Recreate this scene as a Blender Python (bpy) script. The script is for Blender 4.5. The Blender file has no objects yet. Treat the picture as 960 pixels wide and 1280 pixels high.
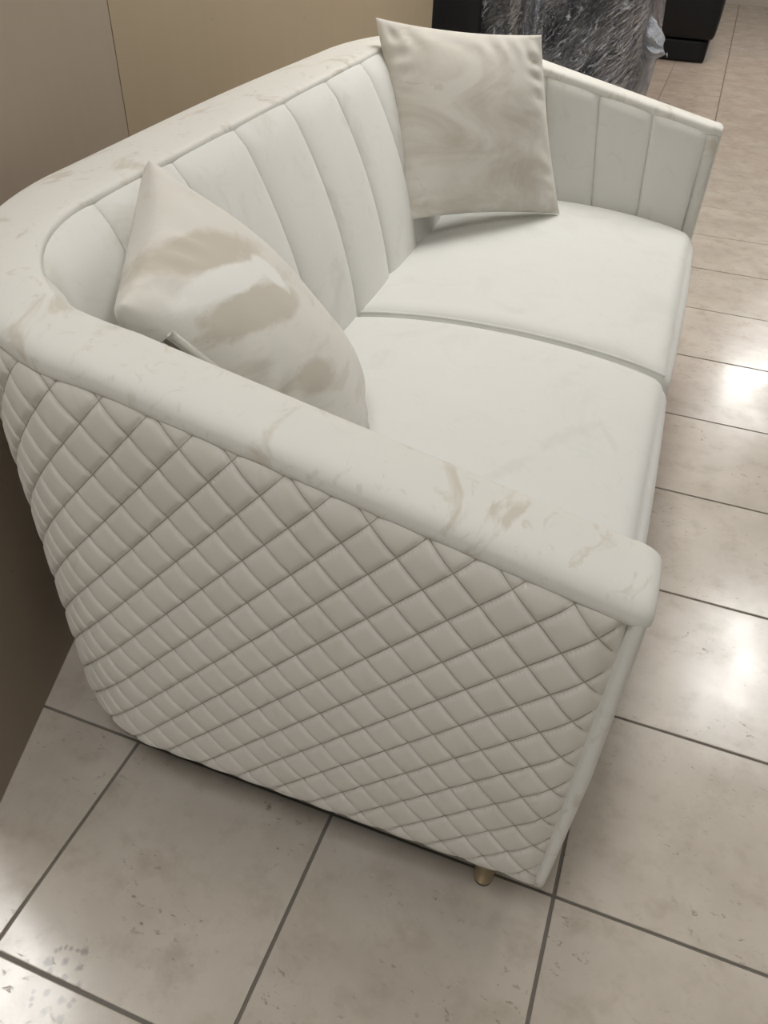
import bpy, math, random
import numpy as np
from mathutils import Matrix, Vector, noise as mnoise

random.seed(4)
rng = np.random.default_rng(4)
SC = bpy.context.scene
COL = SC.collection

# ------------------------------------------------------------------ camera, world, exposure
cam_d = bpy.data.cameras.new('camera')
cam_d.sensor_fit = 'VERTICAL'
cam_d.sensor_height = 36.0
cam_d.lens = 995.4 / 1280.0 * 36.0
cam_d.clip_start = 0.02
cam = bpy.data.objects.new('camera', cam_d)
COL.objects.link(cam)
cam.matrix_world = (Matrix.Translation((-0.0910, -0.6387, 1.2650))
                    @ Matrix.Rotation(0.330656, 4, 'Z') @ Matrix.Rotation(0.867842, 4, 'X') @ Matrix.Rotation(0.042768, 4, 'Z'))
SC.camera = cam

world = bpy.data.worlds.new('shop_ambient')
SC.world = world
world.use_nodes = True
bg = world.node_tree.nodes['Background']
bg.inputs['Color'].default_value = (1.0, 0.975, 0.94, 1)
bg.inputs['Strength'].default_value = 0.18

SC.view_settings.view_transform = 'Standard'
SC.view_settings.look = 'None'
SC.view_settings.gamma = 1.0
SC.view_settings.use_curve_mapping = False
SC.view_settings.exposure = 0.40
LAMP = 13.6                       # radiance of the ceiling panels

# ------------------------------------------------------------------ helpers
def link(o, parent=None):
    COL.objects.link(o)
    if parent is not None:
        o.parent = parent
    return o

def tag(o, label=None, cat=None, group=None, kind=None):
    if label: o['label'] = label
    if cat: o['category'] = cat
    if group: o['group'] = group
    if kind: o['kind'] = kind
    return o

def empty(name, loc=(0, 0, 0)):
    o = bpy.data.objects.new(name, None)
    o.empty_display_size = 0.1
    o.location = loc
    COL.objects.link(o)
    return o

def mesh_obj(name, verts, faces, mat, parent=None, smooth=True, uv=None):
    me = bpy.data.meshes.new(name)
    me.from_pydata([tuple(map(float, v)) for v in verts], [], [tuple(map(int, f)) for f in faces])
    me.update()
    if smooth:
        me.polygons.foreach_set('use_smooth', [True] * len(me.polygons))
    if mat is not None:
        me.materials.append(mat)
    if uv is not None:
        l = me.uv_layers.new(name='uv')
        vi = np.zeros(len(me.loops), dtype=np.int32)
        me.loops.foreach_get('vertex_index', vi)
        l.data.foreach_set('uv', np.asarray(uv, dtype=np.float32)[vi].ravel())
    o = bpy.data.objects.new(name, me)
    link(o, parent)
    return o

def grid_faces(nu, nv, close_u=False, close_v=False, off=0, flip=False):
    f = []
    for i in range(nu if close_u else nu - 1):
        for j in range(nv if close_v else nv - 1):
            a = i * nv + j
            b = ((i + 1) % nu) * nv + j
            c = ((i + 1) % nu) * nv + (j + 1) % nv
            d = i * nv + (j + 1) % nv
            q = (a + off, b + off, c + off, d + off)
            f.append(q[::-1] if flip else q)
    return f

def grid_obj(name, P, mat, parent=None, close_u=False, close_v=False, flip=False, uv=None, caps=False):
    nu, nv = P.shape[:2]
    F = grid_faces(nu, nv, close_u, close_v, 0, flip)
    if caps:                                           # close the two u ends with an n-gon (v closed)
        a = tuple(range(nv)); b = tuple((nu - 1) * nv + k for k in range(nv))
        F += [a[::-1], b] if flip else [a, b[::-1]]
        F[-2:] = [F[-2][::-1], F[-1][::-1]]
    return mesh_obj(name, P.reshape(-1, 3), F, mat, parent, True, None if uv is None else uv.reshape(-1, 2))

def box_geo(x0, x1, y0, y1, z0, z1, bev=0.0):
    """bevelled box as verts, faces"""
    import bmesh
    bm = bmesh.new()
    bmesh.ops.create_cube(bm, size=1.0)
    for v in bm.verts:
        v.co = Vector(((x0 + x1) / 2 + v.co.x * (x1 - x0), (y0 + y1) / 2 + v.co.y * (y1 - y0), (z0 + z1) / 2 + v.co.z * (z1 - z0)))
    if bev:
        bmesh.ops.bevel(bm, geom=bm.edges[:], offset=bev, segments=2, affect='EDGES', profile=0.6)
    V = [tuple(v.co) for v in bm.verts]
    idx = {v: i for i, v in enumerate(bm.verts)}
    F = [tuple(idx[v] for v in f.verts) for f in bm.faces]
    bm.free()
    return V, F

def box_obj(name, x0, x1, y0, y1, z0, z1, mat, parent=None, bev=0.0, smooth=False):
    V, F = box_geo(x0, x1, y0, y1, z0, z1, bev)
    return mesh_obj(name, V, F, mat, parent, smooth)

def tube(name, pts, r, mat, parent=None, n=10, closed=False):
    pts = np.asarray(pts, float)
    m = len(pts)
    if closed:
        T = np.roll(pts, -1, 0) - np.roll(pts, 1, 0)
    else:
        T = np.gradient(pts, axis=0)
    T /= np.linalg.norm(T, axis=1)[:, None]
    up = np.array([0.13, 0.21, 0.97])
    A = np.cross(T, up); A /= np.linalg.norm(A, axis=1)[:, None]
    B = np.cross(T, A)
    rr = np.broadcast_to(np.asarray(r, float), (m,))
    th = np.linspace(0, 2 * np.pi, n, endpoint=False)
    P = pts[:, None] + rr[:, None, None] * (np.cos(th)[None, :, None] * A[:, None] + np.sin(th)[None, :, None] * B[:, None])
    return grid_obj(name, P, mat, parent, close_u=closed, close_v=True, caps=not closed)

def rounded_box(x0, x1, y0, y1, z0, z1, r, n=(24, 24, 10), crown=0.0, puff=0.0, power=2.0):
    """box with radius r on every edge, plus a crowned top; returns verts, faces"""
    c = np.array([(x0 + x1) / 2, (y0 + y1) / 2, (z0 + z1) / 2])
    h = np.array([(x1 - x0) / 2, (y1 - y0) / 2, (z1 - z0) / 2])
    verts = {}; V = []; F = []
    def vid(i, j, k):
        key = (i, j, k)
        if key not in verts:
            verts[key] = len(V)
            t = []
            for a, (ii, nn) in enumerate(zip(key, n)):
                s = 2 * ii / nn - 1
                s = math.sin(s * math.pi / 2) * 0.45 + s * 0.55     # denser near the edges
                t.append(s)
            t = np.array(t)
            p = t * h
            inner = np.maximum(h - r, 1e-6)
            q = np.clip(p, -inner, inner)
            d = p - q
            L = (np.abs(d) ** power).sum() ** (1 / power)
            if L > 1e-9:
                p = q + d / L * r * min(1.0, np.abs(d).max() / r) ** 0.0
            k3 = max(0.0, 1 - t[0] ** 2) ** 0.75 * (0.74 + 0.26 * max(0.0, 1 - t[1] ** 2) ** 0.5)
            if crown and t[2] > -0.2:
                p[2] += crown * (max(0, t[2] + 0.2) / 1.2) * k3
            if puff:
                p[0] += puff * np.sign(t[0]) * abs(t[0]) ** 3 * (1 - t[1] ** 2) * (1 - t[2] ** 2)
                p[1] += puff * np.sign(t[1]) * abs(t[1]) ** 3 * (1 - t[0] ** 2) * (1 - t[2] ** 2)
            V.append(p + c)
        return verts[key]
    nx, ny, nz = n
    for k, fl in ((0, False), (nz, True)):
        for i in range(nx):
            for j in range(ny):
                q = (vid(i, j, k), vid(i, j + 1, k), vid(i + 1, j + 1, k), vid(i + 1, j, k))
                F.append(q[::-1] if fl else q)
    for j, fl in ((0, True), (ny, False)):
        for i in range(nx):
            for k in range(nz):
                q = (vid(i, j, k), vid(i, j, k + 1), vid(i + 1, j, k + 1), vid(i + 1, j, k))
                F.append(q if not fl else q[::-1])
    for i, fl in ((0, False), (nx, True)):
        for j in range(ny):
            for k in range(nz):
                q = (vid(i, j, k), vid(i, j, k + 1), vid(i, j + 1, k + 1), vid(i, j + 1, k))
                F.append(q if not fl else q[::-1])
    return V, F

def fix_normals(o):
    import bmesh
    bm = bmesh.new(); bm.from_mesh(o.data)
    bmesh.ops.recalc_face_normals(bm, faces=bm.faces[:])
    bm.to_mesh(o.data); bm.free()
    return o

# ------------------------------------------------------------------ materials
class NT:
    def __init__(self, name):
        self.m = bpy.data.materials.new(name)
        self.m.use_nodes = True
        self.t = self.m.node_tree
        self.b = self.t.nodes['Principled BSDF']
        self.out = self.t.nodes['Material Output']
    def n(self, kind, **kw):
        nd = self.t.nodes.new(kind)
        for k, v in kw.items():
            setattr(nd, k, v)
        return nd
    def l(self, a, b):
        self.t.links.new(a, b)
    def val(self, sock, v):
        sock.default_value = v
    def noise(self, vec, scale, detail=4, rough=0.55, dist=0.0):
        nd = self.n('ShaderNodeTexNoise')
        nd.inputs['Scale'].default_value = scale
        nd.inputs['Detail'].default_value = detail
        nd.inputs['Roughness'].default_value = rough
        nd.inputs['Distortion'].default_value = dist
        if vec is not None: self.l(vec, nd.inputs['Vector'])
        return nd.outputs['Fac']
    def ramp(self, fac, stops):
        nd = self.n('ShaderNodeValToRGB')
        e = nd.color_ramp.elements
        while len(e) < len(stops): e.new(0.5)
        for el, (p, c) in zip(e, stops):
            el.position = p
            el.color = (c, c, c, 1) if isinstance(c, (int, float)) else (*c, 1)
        self.l(fac, nd.inputs['Fac'])
        return nd.outputs['Color']
    def mix(self, fac, a, b, mode='MIX'):
        nd = self.n('ShaderNodeMix', data_type='RGBA', blend_type=mode)
        for s, v in ((nd.inputs['Factor'], fac), (nd.inputs['A'], a), (nd.inputs['B'], b)):
            if isinstance(v, (int, float)): s.default_value = v
            elif isinstance(v, tuple): s.default_value = (*v, 1)
            else: self.l(v, s)
        return nd.outputs['Result']
    def math(self, op, a, b=0.0, c=None):
        nd = self.n('ShaderNodeMath', operation=op)
        for i, v in enumerate((a, b, c)):
            if v is None: continue
            if isinstance(v, (int, float)): nd.inputs[i].default_value = v
            else: self.l(v, nd.inputs[i])
        return nd.outputs[0]
    def bump(self, h, strength, dist, prev=None):
        nd = self.n('ShaderNodeBump')
        nd.inputs['Strength'].default_value = strength
        nd.inputs['Distance'].default_value = dist
        self.l(h, nd.inputs['Height'])
        if prev is not None: self.l(prev, nd.inputs['Normal'])
        return nd.outputs['Normal']
    def pos(self):
        return self.n('ShaderNodeNewGeometry').outputs['Position']
    def obj(self):
        return self.n('ShaderNodeTexCoord').outputs['Object']
    def mapping(self, vec, scale=(1, 1, 1), rot=(0, 0, 0), loc=(0, 0, 0)):
        nd = self.n('ShaderNodeMapping')
        nd.inputs['Scale'].default_value = scale
        nd.inputs['Rotation'].default_value = rot
        nd.inputs['Location'].default_value = loc
        self.l(vec, nd.inputs['Vector'])
        return nd.outputs['Vector']

def velvet(name, light, dark, amount, scale=6.0, seed=0.0, lo=0.50, hi=0.62, sheen=0.25, brush=None, strokes=()):
    """brushed velvet: pile laid over in patches with fairly crisp edges"""
    k = NT(name)
    p = k.mapping(k.pos(), loc=(seed, seed * 0.7, seed * 1.3))
    pb = k.mapping(p, scale=brush or (1, 1, 1))
    big = k.ramp(k.noise(pb, scale, 5, 0.62, 0.9), [(lo, 0.0), (hi, 1.0)])
    small = k.ramp(k.noise(pb, scale * 3.1, 4, 0.6, 1.4), [(0.60, 0.0), (0.68, 1.0)])
    soft = k.noise(p, 2.3, 3, 0.5)
    msk = k.math('MULTIPLY', k.math('MAXIMUM', big, k.math('MULTIPLY', small, 0.55)), amount)
    base = k.mix(k.math('MULTIPLY', soft, 0.25), light, tuple(c * 0.86 for c in light))
    col = k.mix(msk, base, dark)
    for (x, y, ang, la, lb) in strokes:
        m = k.mapping(k.mapping(k.mapping(k.pos(), loc=(-x, -y, 0), scale=(1, 1, 0)), rot=(0, 0, -ang)), scale=(1 / la, 1 / lb, 1))
        ln = k.n('ShaderNodeVectorMath', operation='LENGTH'); k.l(m, ln.inputs[0])
        d = k.math('ADD', ln.outputs['Value'], k.math('MULTIPLY', k.math('SUBTRACT', k.noise(k.pos(), 40, 4, 0.7), 0.5), 2.4))
        col = k.mix(k.ramp(d, [(0.3, 0.40), (1.0, 0.0)]), col, dark)
    k.l(col, k.b.inputs['Base Color'])
    k.b.inputs['Roughness'].default_value = 0.86
    k.b.inputs['Specular IOR Level'].default_value = 0.22
    k.b.inputs['Sheen Weight'].default_value = sheen
    k.b.inputs['Sheen Roughness'].default_value = 0.45
    k.b.inputs['Sheen Tint'].default_value = (1, 0.97, 0.92, 1)
    nz = k.noise(p, 900, 2, 0.6)
    b1 = k.bump(nz, 0.30, 0.0005)
    b2 = k.bump(k.noise(p, 14, 3, 0.5), 0.25, 0.004, b1)
    k.l(b2, k.b.inputs['Normal'])
    return k.m

LIGHT = (0.690, 0.680, 0.630)
DARK = (0.500, 0.455, 0.365)
STROKES = ((-0.17, 0.535, 1.02, 0.10, 0.018), (-0.235, 0.40, 1.05, 0.09, 0.014), (-0.10, 0.58, 2.1, 0.05, 0.010))
M_seat = velvet('velvet_seat', (0.70, 0.70, 0.665), (0.60, 0.59, 0.545), 0.45, 7.0, 1.7, 0.55, 0.70, strokes=STROKES)
M_back = velvet('velvet_back', (0.69, 0.685, 0.645), (0.55, 0.522, 0.450), 0.40, 6.5, 4.1, 0.56, 0.66)
M_rim = velvet('velvet_rim', LIGHT, (0.53, 0.495, 0.415), 0.82, 10.0, 7.3, 0.57, 0.66, brush=(1.4, 0.8, 1))
M_quilt = velvet('velvet_quilt', (0.640, 0.615, 0.560), (0.52, 0.475, 0.40), 0.45, 5.0, 2.2, 0.50, 0.70, brush=(1, 1, 0.6))
M_pil_far = velvet('velvet_far_pillow', (0.66, 0.635, 0.575), (0.47, 0.425, 0.345), 0.70, 6.0, 9.4, 0.47, 0.66, brush=(0.7, 1, 1.4))

def brushed_pillow(name):
    """velvet whose pile was swept by hand into a broad swirl on the face of the cushion (uv -1..1)"""
    k = NT(name)
    p = k.pos()
    uv = k.n('ShaderNodeUVMap', uv_map='uv').outputs['UV']
    fine = k.n('ShaderNodeTexNoise'); fine.inputs['Scale'].default_value = 16; fine.inputs['Detail'].default_value = 5
    fine.inputs['Roughness'].default_value = 0.7
    k.l(k.mapping(p, scale=(0.7, 0.7, 1.8), rot=(0.3, 0.2, 0.5)), fine.inputs['Vector'])
    wob = k.math('SUBTRACT', fine.outputs['Fac'], 0.5)
    def ell(a, b, ra, rb, rot=0.0, amp=1.3, edge=0.30):
        m = k.mapping(k.mapping(uv, loc=(-a, -b, 0)), scale=(1 / ra, 1 / rb, 1), rot=(0, 0, 0))
        if rot:
            m = k.mapping(k.mapping(k.mapping(uv, loc=(-a, -b, 0)), rot=(0, 0, rot)), scale=(1 / ra, 1 / rb, 1))
        ln = k.n('ShaderNodeVectorMath', operation='LENGTH'); k.l(m, ln.inputs[0])
        d = k.math('ADD', ln.outputs['Value'], k.math('MULTIPLY', wob, amp))
        return k.ramp(d, [(1 - edge, 1.0), (1.0, 0.0)])
    light, tan, white = (0.665, 0.645, 0.590), (0.515, 0.478, 0.402), (0.735, 0.725, 0.685)
    c = k.mix(k.math('MULTIPLY', k.noise(p, 7, 4, 0.6), 0.4), light, (0.60, 0.57, 0.505))
    streak = k.ramp(k.noise(k.mapping(p, scale=(0.5, 0.5, 2.2), rot=(0.4, 0.1, 0.6)), 20, 4, 0.6), [(0.53, 0.0), (0.66, 0.5)])
    c = k.mix(streak, c, tan)
    c = k.mix(ell(0.20, 0.72, 0.62, 0.20, -0.58, 1.3, 0.40), c, (0.520, 0.475, 0.395))
    c = k.mix(ell(0.48, 0.36, 0.55, 0.155, -0.42, 1.1, 0.22), c, tan)
    c = k.mix(ell(0.45, 0.58, 0.56, 0.105, -0.45, 1.0, 0.25), c, white)
    c = k.mix(ell(0.05, 0.33, 0.12, 0.16, -0.45, 1.0, 0.30), c, white)
    c = k.mix(ell(0.65, -0.15, 0.26, 0.12, -0.4, 1.8, 0.5), c, tan)
    k.l(c, k.b.inputs['Base Color'])
    k.b.inputs['Roughness'].default_value = 0.86
    k.b.inputs['Specular IOR Level'].default_value = 0.22
    k.b.inputs['Sheen Weight'].default_value = 0.25
    k.b.inputs['Sheen Roughness'].default_value = 0.45
    b1 = k.bump(k.noise(p, 900, 2, 0.6), 0.3, 0.0005)
    k.l(k.bump(k.noise(p, 18, 3, 0.55), 0.35, 0.005, b1), k.b.inputs['Normal'])
    return k.m
M_pil_near = brushed_pillow('velvet_near_pillow')

def simple(name, col, rough, metal=0.0, spec=0.5, bump=None, coat=0.0):
    k = NT(name)
    k.b.inputs['Base Color'].default_value = (*col, 1)
    k.b.inputs['Roughness'].default_value = rough
    k.b.inputs['Metallic'].default_value = metal
    k.b.inputs['Specular IOR Level'].default_value = spec
    k.b.inputs['Coat Weight'].default_value = coat
    if bump:
        sc, st, ds = bump
        k.l(k.bump(k.noise(k.pos(), sc, 4, 0.6), st, ds), k.b.inputs['Normal'])
    return k.m

M_slit_shade = simple('slit_shade_beige', (0.16, 0.14, 0.11), 0.7)
M_thread = simple('groove_shade_thread', (0.33, 0.28, 0.215), 0.8)  # real thread, colour deepened to carry the groove shade too
M_gold = simple('brushed_gold', (0.55, 0.44, 0.24), 0.28, 1.0, bump=(220, 0.1, 0.0005))
M_rubber = simple('dark_rubber', (0.03, 0.03, 0.028), 0.6)
M_lining = simple('black_dust_cover', (0.02, 0.02, 0.02), 0.9, bump=(300, 0.3, 0.001))
M_grout = simple('grout', (0.165, 0.150, 0.128), 0.85, bump=(180, 0.5, 0.002))
M_leather = simple('black_leather', (0.006, 0.006, 0.0068), 0.5, 0.0, 0.3, bump=(140, 0.25, 0.002))
M_blackcloth = simple('black_cover', (0.008, 0.008, 0.009), 0.55, 0.0, 0.3, bump=(60, 0.2, 0.003))
M_ceiling = simple('ceiling_paint', (0.72, 0.70, 0.66), 0.9, bump=(40, 0.1, 0.002))
M_paint = simple('shop_wall_paint', (0.55, 0.50, 0.43), 0.85, bump=(60, 0.1, 0.002))
M_frame = simple('white_lamp_frame', (0.75, 0.75, 0.74), 0.4)

def emit(name, col, s):
    k = NT(name)
    k.b.inputs['Base Color'].default_value = (0.8, 0.8, 0.8, 1)
    k.b.inputs['Emission Color'].default_value = (*col, 1)
    k.b.inputs['Emission Strength'].default_value = s
    return k.m
M_lamp = emit('lamp_diffuser', (1.0, 0.995, 0.98), LAMP)
M_fill_warm = emit('warm_fill_diffuser', (1.0, 0.70, 0.57), LAMP * 0.7)  # for the added panel that warms the far floor

def wall_mat(name, a, b):
    k = NT(name)
    p = k.pos()
    n1 = k.noise(p, 1.6, 4, 0.55)
    n2 = k.noise(k.mapping(p, scale=(8, 8, 0.7)), 3.0, 4, 0.6)
    c = k.mix(n1, a, b)
    c = k.mix(k.math('MULTIPLY', n2, 0.18), c, tuple(x * 0.7 for x in a))
    spots = k.ramp(k.noise(p, 38, 2, 0.5), [(0.76, 0.0), (0.80, 0.6)])
    c = k.mix(spots, c, (0.07, 0.055, 0.04))
    k.l(c, k.b.inputs['Base Color'])
    k.b.inputs['Roughness'].default_value = 0.72
    k.b.inputs['Specular IOR Level'].default_value = 0.3
    k.l(k.bump(k.noise(p, 220, 3, 0.6), 0.12, 0.001), k.b.inputs['Normal'])
    return k.m
M_wall_a = wall_mat('fibreboard_greyish', (0.350, 0.288, 0.222), (0.390, 0.322, 0.250))
M_wall_b = wall_mat('fibreboard_tan', (0.385, 0.308, 0.208), (0.435, 0.350, 0.242))

def tile_mat():
    k = NT('glazed_beige_tile')
    p = k.pos()
    info = k.n('ShaderNodeObjectInfo').outputs['Random']
    comb = k.n('ShaderNodeCombineXYZ'); k.l(k.math('MULTIPLY', info, 40.0), comb.inputs[0]); k.l(k.math('MULTIPLY', info, 17.0), comb.inputs[1])
    add = k.n('ShaderNodeVectorMath', operation='ADD'); k.l(p, add.inputs[0]); k.l(comb.outputs[0], add.inputs[1])
    v = add.outputs[0]
    cloud = k.noise(v, 5.5, 6, 0.62, 0.0)
    c = k.mix(k.ramp(cloud, [(0.30, 0.0), (0.72, 1.0)]), (0.450, 0.400, 0.336), (0.575, 0.522, 0.452))
    veins = k.ramp(k.noise(v, 16, 6, 0.65, 0.0), [(0.50, 0.0), (0.72, 0.55)])
    c = k.mix(veins, c, (0.36, 0.30, 0.235))
    pits = k.ramp(k.noise(k.mapping(v, scale=(1, 1.7, 1), rot=(0, 0, 0.5)), 48, 4, 0.7, 0.3), [(0.60, 0.0), (0.68, 1.0)])
    pitmask = k.ramp(k.noise(v, 7, 2, 0.5), [(0.45, 0.0), (0.62, 1.0)])
    pit = k.math('MULTIPLY', pits, pitmask)
    c = k.mix(k.math('MULTIPLY', pit, 0.75), c, (0.20, 0.165, 0.125))
    # worn dusty scuffs of a shoe sole near the front left tile
    def spot(x, y, r, soft=0.35, sx=1.0):
        mp = k.mapping(p, scale=(1 / r * sx, 1 / r, 0), loc=(-x / r * sx, -y / r, 0))
        ln = k.n('ShaderNodeVectorMath', operation='LENGTH')
        ns = k.n('ShaderNodeTexNoise'); ns.inputs['Scale'].default_value = 160; k.l(p, ns.inputs['Vector'])
        k.l(mp, ln.inputs[0])
        d = k.math('ADD', ln.outputs['Value'], k.math('MULTIPLY', k.math('SUBTRACT', ns.outputs['Fac'], 0.5), 1.4))
        return k.ramp(d, [(1 - soft, 1.0), (1.0, 0.0)])
    marks = None
    for (x, y, r) in SCUFF:
        s = spot(x, y, r * 0.72, 0.6)
        marks = s if marks is None else k.math('MAXIMUM', marks, s)
    if marks is not None:
        c = k.mix(k.math('MULTIPLY', marks, 0.5), c, (0.11, 0.10, 0.085))
    k.l(c, k.b.inputs['Base Color'])
    smear = k.noise(k.mapping(p, scale=(1.0, 0.55, 1), rot=(0, 0, 0.4)), 7.0, 6, 0.6, 0.2)
    r = k.ramp(smear, [(0.36, 0.16), (0.64, 0.262)])
    r2 = k.mix(pit, r, (0.266, 0.266, 0.266))
    k.l(r2, k.b.inputs['Roughness'])
    k.b.inputs['Specular IOR Level'].default_value = 0.55
    b = k.bump(k.noise(v, 26, 4, 0.6), 0.10, 0.0015)
    b = k.bump(k.math('SUBTRACT', 1.0, pit), 0.25, 0.0008, b)
    b = k.bump(k.noise(v, 4.0, 2, 0.5), 0.10, 0.006, b)
    k.l(b, k.b.inputs['Normal'])
    return k.m

def film_mat(name='cling_film'):
    """stretched clear film: taut diagonal creases, small hard highlights, white glints painted in as diffuse dashes"""
    k = NT(name)
    p = k.pos()
    mp = k.mapping(k.mapping(p, rot=(0.0, -0.75, 0.2)), scale=(1.0, 1.0, 0.20))
    n = k.noise(mp, 24, 4, 0.6, 0.6)
    rid = k.math('ABSOLUTE', k.math('SUBTRACT', n, 0.5))
    n2 = k.noise(k.mapping(k.mapping(p, rot=(0.0, -0.75, 0.2)), scale=(1.0, 1.0, 0.33)), 70, 3, 0.6, 0.3)
    h = k.math('ADD', k.math('MULTIPLY', rid, -2.0), k.math('MULTIPLY', n2, 1.1))
    nb = k.bump(h, 1.0, 0.075)
    gl = k.n('ShaderNodeBsdfGlossy'); gl.inputs['Roughness'].default_value = 0.13
    gl.inputs['Color'].default_value = (0.93, 0.95, 1.0, 1)
    k.l(nb, gl.inputs['Normal'])
    tr = k.n('ShaderNodeBsdfTransparent'); tr.inputs['Color'].default_value = (0.95, 0.95, 0.96, 1)
    df = k.n('ShaderNodeBsdfDiffuse'); df.inputs['Color'].default_value = (0.84, 0.87, 0.93, 1); k.l(nb, df.inputs['Normal'])
    glint_mix = k.n('ShaderNodeMixShader')
    glint_dash = k.math('MULTIPLY', k.ramp(rid, [(0.0, 1.0), (0.026, 0.0)]), k.ramp(k.noise(mp, 34, 3, 0.6), [(0.47, 0.0), (0.58, 0.8)]))  # white diffuse dashes along the creases stand for highlights
    k.l(glint_dash, glint_mix.inputs['Fac']); k.l(tr.outputs[0], glint_mix.inputs[1]); k.l(df.outputs[0], glint_mix.inputs[2])
    mx = k.n('ShaderNodeMixShader')
    fres = k.n('ShaderNodeFresnel'); fres.inputs['IOR'].default_value = 1.5; k.l(nb, fres.inputs['Normal'])
    f = k.math('MINIMUM', k.math('ADD', k.math('MULTIPLY', fres.outputs[0], 2.2), 0.03), 0.95)
    k.l(f, mx.inputs['Fac']); k.l(glint_mix.outputs[0], mx.inputs[1]); k.l(gl.outputs[0], mx.inputs[2])
    k.l(mx.outputs[0], k.out.inputs['Surface'])
    return k.m
M_film = film_mat()
M_knot = simple('gathered_film', (0.42, 0.44, 0.48), 0.16, 0.0, 0.9, bump=(45, 1.0, 0.03))

# ------------------------------------------------------------------ floor
T = 0.38
SCUFF = [(-0.632, -0.333, 0.0110), (-0.650, -0.355, 0.0100), (-0.625, -0.355, 0.0100), (-0.637, -0.374, 0.0090), (-0.612, -0.374, 0.0090), (-0.671, -0.348, 0.0060), (-0.667, -0.343, 0.0060), (-0.661, -0.339, 0.0060), (-0.653, -0.337, 0.0060), (-0.642, -0.336, 0.0060), (-0.672, -0.364, 0.0120), (-0.662, -0.373, 0.0090), (-0.648, -0.398, 0.0090), (-0.623, -0.399, 0.0100), (-0.636, -0.420, 0.0100), (-0.666, -0.404, 0.0060), (-0.662, -0.412, 0.0060), (-0.658, -0.420, 0.0060), (-0.610, -0.420, 0.0120), (-0.608, -0.400, 0.0080), (-0.607, -0.394, 0.0070)]
M_tile = tile_mat()
X0i, X1i, Y0i, Y1i = -9, 8, -14, 27
floor = tag(box_obj('floor', X0i * T, X1i * T, Y0i * T, Y1i * T, -0.06, -0.0035, M_grout), kind='structure')
g = 0.0028
tv, tf = box_geo(g, T - g, g, T - g, -0.012, 0.0, 0.0016)
tme = bpy.data.meshes.new('tile'); tme.from_pydata(tv, [], tf); tme.materials.append(M_tile); tme.update()
restV, restF = [], []
for i in range(X0i, X1i):
    for j in range(Y0i, Y1i):
        if -4 <= i <= 2 and -3 <= j <= 19:
            o = bpy.data.objects.new('tile', tme)
            o.location = (i * T, j * T, random.uniform(-0.0004, 0.0))
            link(o, floor)
        else:
            b = len(restV)
            restV += [(x + i * T, y + j * T, z) for x, y, z in tv]
            restF += [tuple(q + b for q in f) for f in tf]
tag(mesh_obj('tile', restV, restF, M_tile, floor, False), kind='stuff')

# ------------------------------------------------------------------ walls and ceiling
wl = tag(empty('wall_left', (-1.262, 0.93, 0)), kind='structure')
def slab(name, a, b, t, h, mat, parent):
    a = np.array(a); b = np.array(b)
    d = (b - a) / np.linalg.norm(b - a); n = np.array([-d[1], d[0]])       # away from the room
    c = [a, b, b + n * t, a + n * t]
    base = np.array(parent.location[:2]) if parent else np.zeros(2)
    V = [(*(p - base), z) for z in (0.0, h) for p in c]
    F = [(0, 3, 2, 1), (4, 5, 6, 7)] + [(k, (k + 1) % 4, 4 + (k + 1) % 4, 4 + k) for k in range(4)]
    return fix_normals(mesh_obj(name, V, F, mat, parent, False))
dj = np.array([-0.96813 + 0.90863, 0.00171 + 0.18650]); dj /= np.linalg.norm(dj)
jn = np.array([-1.262, 0.93])
near_end = np.array([-0.96813, 0.00171]) - dj * 0.235
slab('board', near_end, jn - dj * 0.003, 0.03, 2.78, M_wall_a, wl)
slab('board', jn + np.array([0, 0.002]), (-1.262, 3.125), 0.03, 2.78, M_wall_b, wl)

CZ = 2.8
tag(box_obj('ceiling', X0i * T, X1i * T, Y0i * T, Y1i * T, CZ, CZ + 0.05, M_ceiling), kind='structure')
tag(box_obj('wall_back', X0i * T, X1i * T, Y1i * T, Y1i * T + 0.08, -0.06, CZ, M_paint), kind='structure')

def ceiling_light(x, y, label, mat=None, w=0.6, l=1.2):
    r = empty('ceiling_light', (x, y, CZ))
    tag(r, label, 'ceiling light')
    V, F = [], []
    for (a, b, c, d) in ((-w/2, -w/2 + .03, -l/2, l/2), (w/2 - .03, w/2, -l/2, l/2), (-w/2 + .03, w/2 - .03, -l/2, -l/2 + .03), (-w/2 + .03, w/2 - .03, l/2 - .03, l/2)):
        v, f = box_geo(a, b, c, d, -0.035, 0.0)
        F += [tuple(q + len(V) for q in ff) for ff in f]; V += v
    mesh_obj('frame', V, F, M_frame, r, False)
    box_obj('diffuser', -w/2 + .03, w/2 - .03, -l/2 + .03, l/2 - .03, -0.028, -0.008, mat or M_lamp, r)
ceiling_light(-0.4, -0.9, 'short added ceiling panel lighting the bare floor and the quilted arm', None, 0.6, 0.8)  # added fill lamp, lifts the foreground floor and the quilted side
ceiling_light(-0.5, 2.0, 'added ceiling panel brightening the sofa from above its far end')  # invented overhead fill, makes the upper faces of the sofa brighter
ceiling_light(1.05, -4.3, 'added ceiling panel far behind the camera for sparkle on the film')  # extra unseen lamp put in for highlights on the plastic film
ceiling_light(1.05, 3.3, 'fluorescent ceiling panel over the aisle beside the sofa')
ceiling_light(1.05, 7.05, 'fluorescent ceiling panel farthest along the aisle')
ceiling_light(-0.2, 5.9, 'added warm ceiling panel tinting the far floor pinkish', M_fill_warm)  # made-up warm source, gives the distant tiles their pink cast
ceiling_light(-2.0, 0.1, 'fluorescent ceiling panel behind the fibreboard partition')

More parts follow.
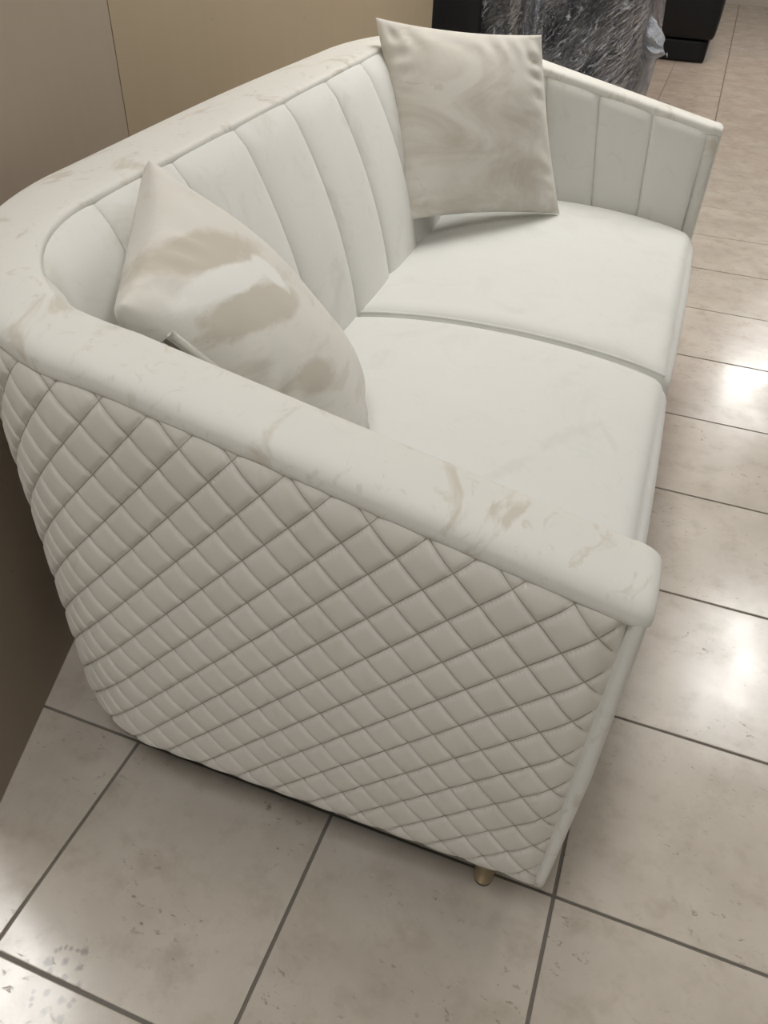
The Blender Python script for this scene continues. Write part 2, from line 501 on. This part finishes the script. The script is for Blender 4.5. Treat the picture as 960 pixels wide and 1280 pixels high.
# ------------------------------------------------------------------ the sofa
YC = 0.8825
sofa = empty('sofa', (-0.48, YC - 0.0037, 0))
sofa.rotation_euler[2] = 0.0077
tag(sofa, 'cream velvet two-seat sofa with diamond quilted outside, channelled back and thin gold legs', 'sofa')
OFF = np.array([-0.48, YC, 0.0])

def curve(u, xf, y0, xb, rx, ry):
    """half plan of the sofa: u 0..1 straight arm, 1..2 elliptical corner, 2..3 back to the centre line"""
    u = np.asarray(u, float)
    xs = xb + rx; ye = y0 + ry
    x = np.where(u <= 1, xf + (xs - xf) * u, 0); y = np.where(u <= 1, y0, 0)
    a = np.clip(u - 1, 0, 1) * np.pi / 2
    x = np.where((u > 1) & (u <= 2), xs - rx * np.sin(a) ** 1.05, x); y = np.where((u > 1) & (u <= 2), ye - ry * np.cos(a) ** 1.05, y)
    x = np.where(u > 2, xb, x); y = np.where(u > 2, ye + (YC - ye) * (u - 2), y)
    return x, y
def full(u, *p):
    """u 0..6, mirrored about the centre line past 3"""
    u = np.asarray(u, float)
    m = u > 3
    x, y = curve(np.where(m, 6 - u, u), *p)
    return x, np.where(m, 2 * YC - y, y)

OUT = (-0.040, -0.060, -0.990, 0.321, 0.428)
INN = (-0.055, 0.026, -0.855, 0.166, 0.251)
BOT = (-0.055, 0.034, -0.700, 0.10, 0.22)

def sstep(t):
    t = np.clip(t, 0, 1); return t * t * (3 - 2 * t)
def z_line(x, y, zf, zs, zb, crown):
    d = -x
    z = zf + zs * np.minimum(d, 0.62) + (zb - zf - zs * 0.62) * sstep((d - 0.60) / 0.26)
    return z + crown * np.exp(-((y - YC) / 0.45) ** 2) * sstep((d - 0.60) / 0.26)
def z_out(x, y):
    return z_line(x, y, 0.6896, 0.2095, 0.8458, 0.008)
def z_in(x, y):
    return z_line(x, y, 0.7001, 0.2022, 0.8690, 0.0)

# outside: one continuous quilted cover round both arms and the back
def build_quilt():
    uu = np.linspace(0, 6, 6001)
    x, y = full(uu, *OUT)
    s = np.concatenate([[0], np.cumsum(np.hypot(np.diff(x), np.diff(y)))])
    L = s[-1]
    PX, PZ = 0.0618, 0.0705
    ds = PX / 16
    k0 = int(math.floor(0.116 / ds - 0.5)); k1 = int(math.floor((L - 0.116) / ds - 0.5))
    S = np.concatenate([[0.0], 0.116 + ds * np.arange(-k0, k1 + 1), [L]]); n = len(S) - 1
    U = np.interp(S, s, uu)
    X, Y = full(U, *OUT)
    tx, ty = np.gradient(X), np.gradient(Y); h = np.hypot(tx, ty); tx /= h; ty /= h
    nx, ny = ty, -tx                                        # outward
    nx, ny = np.where(ny * 0 + 1 > 0, nx, nx), ny
    if nx[n // 2] > 0: nx, ny = -nx, -ny
    dz = PZ / 16; Z0 = 0.6235 - 115 * dz
    nz = int(round((0.86 - Z0) / dz)) + 1
    zt = z_out(X, Y) + 0.003
    J = np.arange(nz)
    P = np.zeros((n + 1, nz, 3))
    for i in range(n + 1):
        z = np.minimum(Z0 + J * dz, zt[i])
        sd = S[i] - 0.116
        zz = z - 0.6235
        a = sd / PX + zz / PZ; b = sd / PX - zz / PZ
        da = np.abs(a - np.round(a)) * 2; db = np.abs(b - np.round(b)) * 2
        f = lambda d: 0.70 * (1 - (1 - np.clip(d / 0.26, 0, 1)) ** 2.0) + 0.30 * (1 - (1 - d) ** 2)
        q = f(da) * f(db)
        # near the sewn edges the padding is pulled in
        e = np.minimum.reduce([z - Z0, zt[i] - z, np.full(nz, min(S[i], L - S[i]) * 1.2)])
        env = 1 - (1 - np.clip(e / 0.045, 0, 1)) ** 2
        d = -0.009 + 0.012 * env + 0.0060 * q * (0.25 + 0.75 * np.clip(e / 0.02, 0, 1))
        P[i, :, 0] = X[i] + nx[i] * d; P[i, :, 1] = Y[i] + ny[i] * d; P[i, :, 2] = z
    P -= OFF
    F = []
    for i in range(n):
        I = i - 1 - k0
        for j in range(nz - 1):
            Jq = j - 115
            a, b, c, e4 = i * nz + j, (i + 1) * nz + j, (i + 1) * nz + j + 1, i * nz + j + 1
            if (I - Jq) % 16 == 0: F += [(a, b, c), (a, c, e4)]
            elif (I + Jq + 1) % 16 == 0: F += [(a, b, e4), (b, c, e4)]
            else: F.append((a, b, c, e4))
    cov = fix_normals(mesh_obj('quilted_cover', P.reshape(-1, 3), F, M_quilt, sofa))
    # sewing thread lying in the grooves, one run per diagonal; its dark tan also paints groove shade
    V, F = [], []
    r = 0.0009
    for sgn in (1, -1):
        kk0 = int(math.floor(-0.116 / PX - 12)); kk1 = int(math.ceil(L / PX + 12))
        for kq in range(kk0, kk1):
            zz = np.arange(Z0 + 0.004, 0.87, 0.0085)
            sd = (kq - sgn * (zz - 0.6235) / PZ) * PX + 0.116
            ok = (sd > 0.004) & (sd < L - 0.004)
            zz, sd = zz[ok], sd[ok]
            if len(zz) < 3: continue
            zt_ = np.interp(sd, S, zt)
            ok = zz < zt_ - 0.006
            zz, sd, zt_ = zz[ok], sd[ok], zt_[ok]
            if len(zz) < 3: continue
            e = np.minimum.reduce([zz - Z0, zt_ - zz, np.minimum(sd, L - sd) * 1.2])
            env = 1 - (1 - np.clip(e / 0.045, 0, 1)) ** 2
            d = -0.009 + 0.012 * env + 0.0002
            xx = np.interp(sd, S, X) + np.interp(sd, S, nx) * d; yy = np.interp(sd, S, Y) + np.interp(sd, S, ny) * d
            axn, ayn = np.interp(sd, S, nx), np.interp(sd, S, ny)
            axt, ayt = -ayn, axn
            b = len(V)
            for q in range(len(zz)):
                c = np.array([xx[q], yy[q], zz[q]]) - OFF
                t = np.array([axt[q], ayt[q], -sgn * 0.0]); nn_ = np.array([axn[q], ayn[q], 0])
                V += [c - t * r, c + nn_ * r * 0.9, c + t * r]
            for q in range(len(zz) - 1):
                o_ = b + 3 * q
                F += [(o_, o_ + 1, o_ + 4, o_ + 3), (o_ + 1, o_ + 2, o_ + 5, o_ + 4)]
    st = mesh_obj('stitching', V, F, M_thread, cov)
    tag(st, 'thin sewing thread, tan darkened to paint groove shade', kind='stuff')
    return cov
qc = build_quilt()
tag(qc, 'diamond quilted cream velvet outside cover')

# rim: padded roll along the arms and back
def build_rim():
    ub = np.concatenate([np.linspace(0, 1, 60, endpoint=False), np.linspace(1, 2, 60, endpoint=False), np.linspace(2, 3, 50)])
    U = np.concatenate([ub, (6 - ub[:-1])[::-1]])
    ox, oy = full(U, *OUT); ix, iy = full(U, *INN)
    zo = z_out(ox, oy); zi = z_in(ix, iy)
    # lengthen to the front
    th = np.linspace(math.radians(-32), math.radians(196), 30)
    H0 = 0.0190
    rings = []
    for i in range(len(U)):
        c, s_ = np.cos(th), np.sin(th)
        w = 0.5 - 0.5 * np.sign(c) * np.abs(c) ** 0.60 * 1.08
        hh = np.sign(s_) * np.abs(s_) ** 0.60
        backness = sstep((-ox[i] - 0.60) / 0.3)
        H = H0
        px = ox[i] + (ix[i] - ox[i]) * w; py = oy[i] + (iy[i] - oy[i]) * w
        pz = zo[i] + (zi[i] - zo[i]) * np.clip(w, 0, 1) + H * hh * (1 - (0.10 + 0.30 * backness) * np.clip(w, 0, 1) ** 2)
        rings.append(np.stack([px, py, pz], -1))
    def cap(r0, sgn_y):
        out = []
        c = r0.mean(0); zb = r0[:, 2].min()
        for k in range(1, 8):
            a = k / 7 * math.pi / 2
            r = r0.copy()
            xs = r0[:, 0].mean()
            R = 0.021
            r[:, 0] = r0[:, 0] * (1 - math.sin(a) * .9) + (-0.040) * math.sin(a) * .9 + R * math.sin(a)
            kz = 1 - 0.36 * (1 - math.cos(a)); ky = 1 - 0.22 * (1 - math.cos(a))
            r[:, 2] = zb + (r0[:, 2] - zb) * kz
            r[:, 1] = c[1] + (r0[:, 1] - c[1]) * ky
            out.append(r)
        r = out[-1].copy(); r[:, 2] = zb + (r[:, 2] - zb) * 0.3; r[:, 1] = c[1] + (r[:, 1] - c[1]) * .5
        out.append(r)
        return out
    R = cap(rings[0], 1)[::-1] + rings + cap(rings[-1], -1)
    P = np.array(R) - OFF
    return fix_normals(grid_obj('padded_rim', P, M_rim, sofa, close_v=True, caps=True))
build_rim()

# front border of each arm: a padded vertical strip
def build_front(mirror):
    th = np.linspace(0, np.pi, 22)
    zs = np.concatenate([[0.128], np.linspace(0.131, 0.703, 40)])
    P = []
    for z in zs:
        t = (z - 0.10) / 0.6
        xo = -0.046 + 0.010 * t; xi = -0.060; xf = -0.031 + 0.011 * min(1, t * 2)
        k = 1.0 if z > 0.1295 else 0.8
        c = np.cos(th); s = np.sin(th)
        y = -0.017 - 0.045 * np.sign(c) * np.abs(c) ** 0.45 * k
        base = xo + (xi - xo) * (1 - c) / 2
        x = base + (xf - base) * np.abs(s) ** 0.5 * k
        P.append(np.stack([x, y, np.full_like(x, z)], -1))
    P = np.array(P)
    if mirror: P[..., 1] = 2 * YC - P[..., 1]
    return fix_normals(grid_obj('arm_front_border', P - OFF, M_rim, sofa, close_v=True, caps=True))
build_front(False); build_front(True)

# inside: vertical channels, each a sewn panel of its own
half = [0.0, 0.232, 0.464, 0.696, 0.928, 1.42, 2.0, 2.333, 2.667, 3.0]
bounds = half + [6 - u for u in half[:-1][::-1]]
def build_channel(ua, ub):
    nU = 36; nT = 40
    e = 0.0015
    uu = ua + (ub - ua) * (0.5 - 0.5 * np.cos(np.linspace(0, np.pi, nU)))
    tt = np.linspace(0, 1.12, nT)
    P = np.zeros((nU, nT, 3))
    xa, ya = full(uu, *INN); xb_, yb_ = full(uu, *BOT)
    zi = z_in(xa, ya) + 0.006
    tx, ty = np.gradient(xa), np.gradient(ya); h = np.hypot(tx, ty); nx, ny = -ty / h, tx / h
    if (nx * (-0.3 - xa) + ny * (YC - ya)).mean() < 0: nx, ny = -nx, -ny
    um = np.where(uu > 3, 6 - uu, uu)
    backness = sstep((um - 0.95) / 1.0)
    for i in range(nU):
        c = (uu[i] - ua) / (ub - ua)
        ch = (1 - abs(2 * c - 1) ** 3.5) ** 0.5
        for j, t in enumerate(tt):
            x = xa[i] + (xb_[i] - xa[i]) * t; y = ya[i] + (yb_[i] - ya[i]) * t
            z = zi[i] + (0.452 - zi[i]) * t
            prof = math.sin(math.pi * min(t, 1)) ** 0.8 * 0.024 * backness[i]
            topin = min(1, t / 0.09) ** 0.5
            d = prof + (0.011 + 0.007 * backness[i]) * ch * topin - 0.012 * (1 - topin)
            P[i, j] = (x + nx[i] * d, y + ny[i] * d, z + 0.3 * prof)
    return fix_normals(grid_obj('inner_channel', P - OFF, M_back, sofa))
for a, b in zip(bounds[:-1], bounds[1:]):
    build_channel(a, b)

# filler behind the channels so that the shell is closed
def seat_cushion(y0, y1):
    V, F = rounded_box(-0.735, -0.012, y0, y1, 0.300, 0.447, 0.036, (44, 44, 12), crown=0.058, puff=0.010)
    V = np.array(V)
    # back corners follow the curve of the shell
    for v in V:
        for yc_, sg in ((0.036, 1), (2 * YC - 0.036, -1)):
            dy = (v[1] - yc_) * sg
            if dy < 0.26 and v[0] < -0.48:
                lim = -0.49 - 0.21 * math.sqrt(max(0, 1 - ((0.26 - max(dy, 0)) / 0.26) ** 2)) - 0.03
                if v[0] < lim: v[0] = lim
    o = mesh_obj('seat_cushion', V - OFF, F, M_seat, sofa)
    fix_normals(o)
    return o
c1 = seat_cushion(0.040, YC - 0.002)
c2 = seat_cushion(YC + 0.002, 2 * YC - 0.040)
# sewn piping on the far cushion along the edge where the two meet
xs = np.linspace(-0.70, -0.026, 50)
tq = (xs + 0.3735) / 0.3615
sq = np.sign(tq) * np.abs(tq)
pts = np.stack([xs, np.full_like(xs, YC + 0.012), 0.4415 + 0.058 * 0.74 * np.maximum(0, 1 - tq ** 2) ** 0.75], -1)
tube('piping', pts - OFF, 0.0030, M_seat, c2, 8)

# seat base, underside and front rail
box_obj('front_rail', -0.06 + .48, -0.022 + .48, 0.035 - YC, YC - 0.035, 0.105, 0.315, M_quilt, sofa, 0.012, True)
uu = np.linspace(0, 6, 90)
ux, uy = full(uu, -0.07, 0.0, -0.90, 0.30, 0.40)
ring = np.stack([ux, uy], -1) - OFF[:2]
Vu = [(x, y, z) for z in (0.120, 0.140) for x, y in ring]
m_ = len(ring)
fix_normals(mesh_obj('under_frame', Vu, [tuple(range(m_))[::-1], tuple(range(m_, 2 * m_))] + [(k, (k + 1) % m_, m_ + (k + 1) % m_, m_ + k) for k in range(m_)], M_lining, sofa, False))

def leg(x, y):
    n = 28
    prof = [(0.0, 0.006), (0.0135, 0.006), (0.0150, 0.0075), (0.0155, 0.012), (0.0185, 0.116), (0.022, 0.1165), (0.022, 0.1205), (0.0, 0.1205)]
    th = np.linspace(0, 2 * np.pi, n, endpoint=False)
    P = np.array([[(x + r * math.cos(a), y + r * math.sin(a), z) for a in th] for r, z in prof]) - OFF
    l = fix_normals(grid_obj('leg', P, M_gold, sofa, close_v=True))
    tag(l, 'slim round gold metal leg')
    prof = [(0.0, 0.0), (0.0135, 0.0), (0.0140, 0.001), (0.0140, 0.0062), (0.0, 0.0062)]
    P = np.array([[(x + r * math.cos(a), y + r * math.sin(a), z) for a in th] for r, z in prof]) - OFF
    fix_normals(grid_obj('foot_pad', P, M_rubber, l, close_v=True))
for x in (-0.119, -0.80):
    for y in (-0.012 if x > -0.5 else 0.15, 2 * YC + 0.012 if x > -0.5 else 2 * YC - 0.15):
        leg(x, y)

# ------------------------------------------------------------------ cushions on the sofa
def pillow(name, TL, TR, BR, BL, thick, mat, label, seed, facing, back=1.0, full=0.92):
    TL, TR, BR, BL = [np.array(p, float) for p in (TL, TR, BR, BL)]
    C = (TL + TR + BR + BL) / 4
    ex = (TR - TL + BR - BL) / 2; ey = (TL - BL + TR - BR) / 2
    nrm = np.cross(ex, ey); nrm /= np.linalg.norm(nrm)
    if nrm @ np.array(facing) < 0: nrm = -nrm
    n = 90
    g1 = np.linspace(-1, 1, n)
    g1 = np.sign(g1) * (1 - (1 - np.abs(g1)) ** 1.25)
    V = []; idx = {}; UVs = []
    F = []
    r = random.Random(seed)
    ph = [r.uniform(0, 6.28) for _ in range(8)]
    for side in (1, -1):
        for i, a in enumerate(g1):
            for j, b in enumerate(g1):
                edge = i in (0, n - 1) or j in (0, n - 1)
                if edge and side == -1:
                    idx[(side, i, j)] = idx[(1, i, j)]; continue
                # sides drawn in between the corner ears
                k = 0.055
                aa = a * (1 - k * (1 - b * b) * abs(a) ** 2); bb = b * (1 - k * (1 - a * a) * abs(b) ** 2)
                u, v = (aa + 1) / 2, (bb + 1) / 2
                p = (BL * (1 - u) + BR * u) * (1 - v) + (TL * (1 - u) + TR * u) * v
                prof = ((1 - a ** 2) * (1 - b ** 2)) ** 0.5 * (0.72 + 0.28 * ((1 - a ** 4) * (1 - b ** 4)))
                t = thick * prof ** (full if side == 1 else full * 0.68)
                # gathers running in from the seams
                ea, eb = 1 - abs(a), 1 - abs(b)
                wr = 0
                if ea < 0.5: wr += math.sin(b * 21 + ph[0] + 3 * math.sin(b * 5 + ph[1]) + (0 if a > 0 else 2) - ea * 5) * math.exp(-((ea - 0.13) / 0.13) ** 2)
                if eb < 0.5: wr += math.sin(a * 19 + ph[2] + 3 * math.sin(a * 4 + ph[3]) + (0 if b > 0 else 2) - eb * 5) * math.exp(-((eb - 0.13) / 0.13) ** 2)
                mod = 0.5 + 0.5 * mnoise.noise(Vector((a * 2.2 + seed, b * 2.2, side)))
                t += 0.0062 * wr * mod * min(1, 6 * min(ea, eb))
                t += 0.008 * mnoise.noise(Vector((a * 1.7 + seed * 2, b * 1.7, side * 3))) * prof
                idx[(side, i, j)] = len(V)
                V.append(p + nrm * t * (side if side == 1 else -back))
                UVs.append((a, b))
        for i in range(n - 1):
            for j in range(n - 1):
                q = (idx[(side, i, j)], idx[(side, i + 1, j)], idx[(side, i + 1, j + 1)], idx[(side, i, j + 1)])
                F.append(q if side == 1 else q[::-1])
    root = empty(name, tuple(C))
    tag(root, label, 'cushion', None)
    o = fix_normals(mesh_obj('cushion_cover', np.array(V) - C, F, mat, root, True, np.array(UVs)))
    def surf(a, b, side=1, lift=0.0):
        k = 0.055
        aa = a * (1 - k * (1 - b * b) * abs(a) ** 2); bb = b * (1 - k * (1 - a * a) * abs(b) ** 2)
        u, v = (aa + 1) / 2, (bb + 1) / 2
        p = (BL * (1 - u) + BR * u) * (1 - v) + (TL * (1 - u) + TR * u) * v
        prof = max(0, (1 - a ** 2) * (1 - b ** 2)) ** 0.5 * (0.72 + 0.28 * ((1 - a ** 4) * (1 - b ** 4)))
        return p + nrm * (thick * prof ** full + lift) * side - C
    return root, o, surf, nrm, C

pf, _, sf, _, _ = pillow('throw_cushion', (-0.872, 1.420, 0.937), (-0.494, 1.540, 0.917), (-0.380, 1.553, 0.506), (-0.716, 1.250, 0.536), 0.080, M_pil_far,
       'cream velvet square cushion standing upright at the far end of the sofa', 3, (0, -1, 0.2))
pn, _, sn, nn, _ = pillow('throw_cushion', (-0.842, 0.405, 0.888), (-0.660, 0.055, 0.846), (-0.418, 0.235, 0.490), (-0.560, 0.540, 0.500), 0.095, M_pil_near,
       'cream velvet cushion with a zipped edge leaning in the near corner of the sofa', 8, (1, 0.4, 0.6), 1.2, 0.90)
# zip placket on the lower edge of the near cushion
pts_a = [sn(1.0, b, 1, 0.004) + nn * 0.006 for b in np.linspace(0.72, -0.80, 40)]
pts_b = [sn(1.0, b, 1, 0.0) - nn * 0.009 for b in np.linspace(0.72, -0.80, 40)]
lip = tube('zip_flap', pts_a, 0.0050, M_pil_near, pn, 8)
tube('zip_flap', pts_b, 0.0042, M_pil_near, pn, 8)
tag(tube('zip', [sn(1.0, b, 1, 0.0) - nn * 0.0015 for b in np.linspace(0.71, -0.79, 40)], 0.0030, M_slit_shade, pn, 8), 'dark strip standing for the shade in the slit between the flaps')  # dark tube paints the shaded gap between the two flaps

# ------------------------------------------------------------------ wrapped furniture behind the sofa
def lumpy(V, amp, freq, seed, st=(1, 1, 1)):
    out = []
    for v in V:
        p = Vector((v[0] * freq * st[0] + seed, v[1] * freq * st[1], v[2] * freq * st[2]))
        n = mnoise.noise_vector(p)
        out.append((v[0] + amp * n.x, v[1] + amp * n.y, v[2] + amp * n.z * 0.6))
    return out

wc = empty('wrapped_armchair', (-0.75, 4.10, 0))
tag(wc, 'black armchair bound in crinkled clear film just behind the far arm of the sofa', 'armchair')
def wrapped_shape(grow, n, amp):
    V, F = rounded_box(-0.225 - grow, 0.315 + grow, -0.42 - grow, 0.42 + grow, 0.0 + max(0, .02 - grow), 1.02 + grow, 0.11, n)
    out = []
    for v in V:
        x, y, z = v
        k = 0.02 * math.sin(z * 5.2 + 0.6) + (0.085 * max(0, 1 - abs(z - 0.44) / 0.36))
        s = 1 + (k if x > 0 else -0.10 * max(0, z - 0.55))
        s *= 1 - 0.10 * max(0, 0.18 - z) / 0.18
        out.append((x * s, y, z))
    return lumpy(out, amp, 4.0, 2.0 + grow), F
V, F = wrapped_shape(0.0, (14, 14, 20), 0.02)
fix_normals(mesh_obj('upholstery', V, F, M_leather, wc))
V, F = wrapped_shape(0.014, (44, 44, 60), 0.02)
V = lumpy(V, 0.014, 16, 5.0, (1, 1, 0.45))
V = [(x, y, max(z, 0.003)) for x, y, z in V]
fm = fix_normals(mesh_obj('plastic_film', V, F, M_film, wc)); tag(fm, 'crinkled shiny clear film')
# gathered knot of film on the right side
ring = []
for k in range(26):
    t = k / 25
    R = 0.055 * (1 - t) ** 0.6 + 0.012 + 0.022 * math.sin(t * 5) * t
    ring.append([(0.325 + 0.115 * t, -0.30 + R * math.cos(a) * (1 + .3 * math.sin(5 * a + 3 * t)), 0.60 - 0.07 * t + R * math.sin(a) * (1 + .3 * math.cos(4 * a + t)))
                 for a in np.linspace(0, 2 * np.pi, 36, endpoint=False)])
fix_normals(grid_obj('film_knot', np.array([lumpy(q, 0.016, 22, 3.0) for q in ring]), M_knot, wc, close_v=True, caps=True))

wp = empty('wrapped_sofa_section', (-1.115, 3.40, 0))
tag(wp, 'tall black furniture section in stretch film standing beyond the end of the fibreboard wall', 'furniture')
V, F = rounded_box(-0.195, 0.03, -0.17, 0.20, 0.0, 1.25, 0.035, (10, 10, 14))
fix_normals(mesh_obj('black_cover', lumpy(V, 0.008, 5, 1, (2, 2, .4)), F, M_blackcloth, wp))
V, F = rounded_box(0.025, 0.205, -0.15, 0.22, 0.0, 1.25, 0.05, (10, 10, 14))
fix_normals(mesh_obj('upholstery', lumpy(V, 0.01, 5, 4, (2, 2, .4)), F, M_leather, wp))
V, F = rounded_box(0.018, 0.217, -0.162, 0.23, 0.003, 1.26, 0.055, (26, 26, 40))
V = [(x, y, max(z, 0.003)) for x, y, z in lumpy(V, 0.010, 14, 9, (1.6, 1.6, .3))]
fix_normals(mesh_obj('plastic_film', V, F, M_film, wp))

bs = empty('black_sofa', (-0.6, 7.2, 0))
tag(bs, 'plain black upholstered sofa with a low plinth standing by the aisle in the background', 'sofa')
def rb(name, a, mat, r, n=(10, 10, 10), **k):
    V, F = rounded_box(*a, r, n, **k)
    return fix_normals(mesh_obj(name, V, F, mat, bs))
rb('plinth', (-0.48, 0.425, -0.43, 0.95, 0.0, 0.15), M_leather, 0.015)
rb('arm', (-0.48, 0.455, -0.46, -0.24, 0.158, 0.66), M_leather, 0.03, puff=0.015)
rb('arm', (-0.48, 0.455, 0.78, 1.0, 0.158, 0.66), M_leather, 0.03, puff=0.015)
rb('backrest', (-0.50, -0.27, -0.235, 0.775, 0.158, 0.85), M_leather, 0.05)
rb('seat_cushion', (-0.265, 0.45, -0.235, 0.27, 0.158, 0.43), M_leather, 0.04, crown=0.02)
rb('seat_cushion', (-0.265, 0.45, 0.275, 0.775, 0.158, 0.43), M_leather, 0.04, crown=0.02)
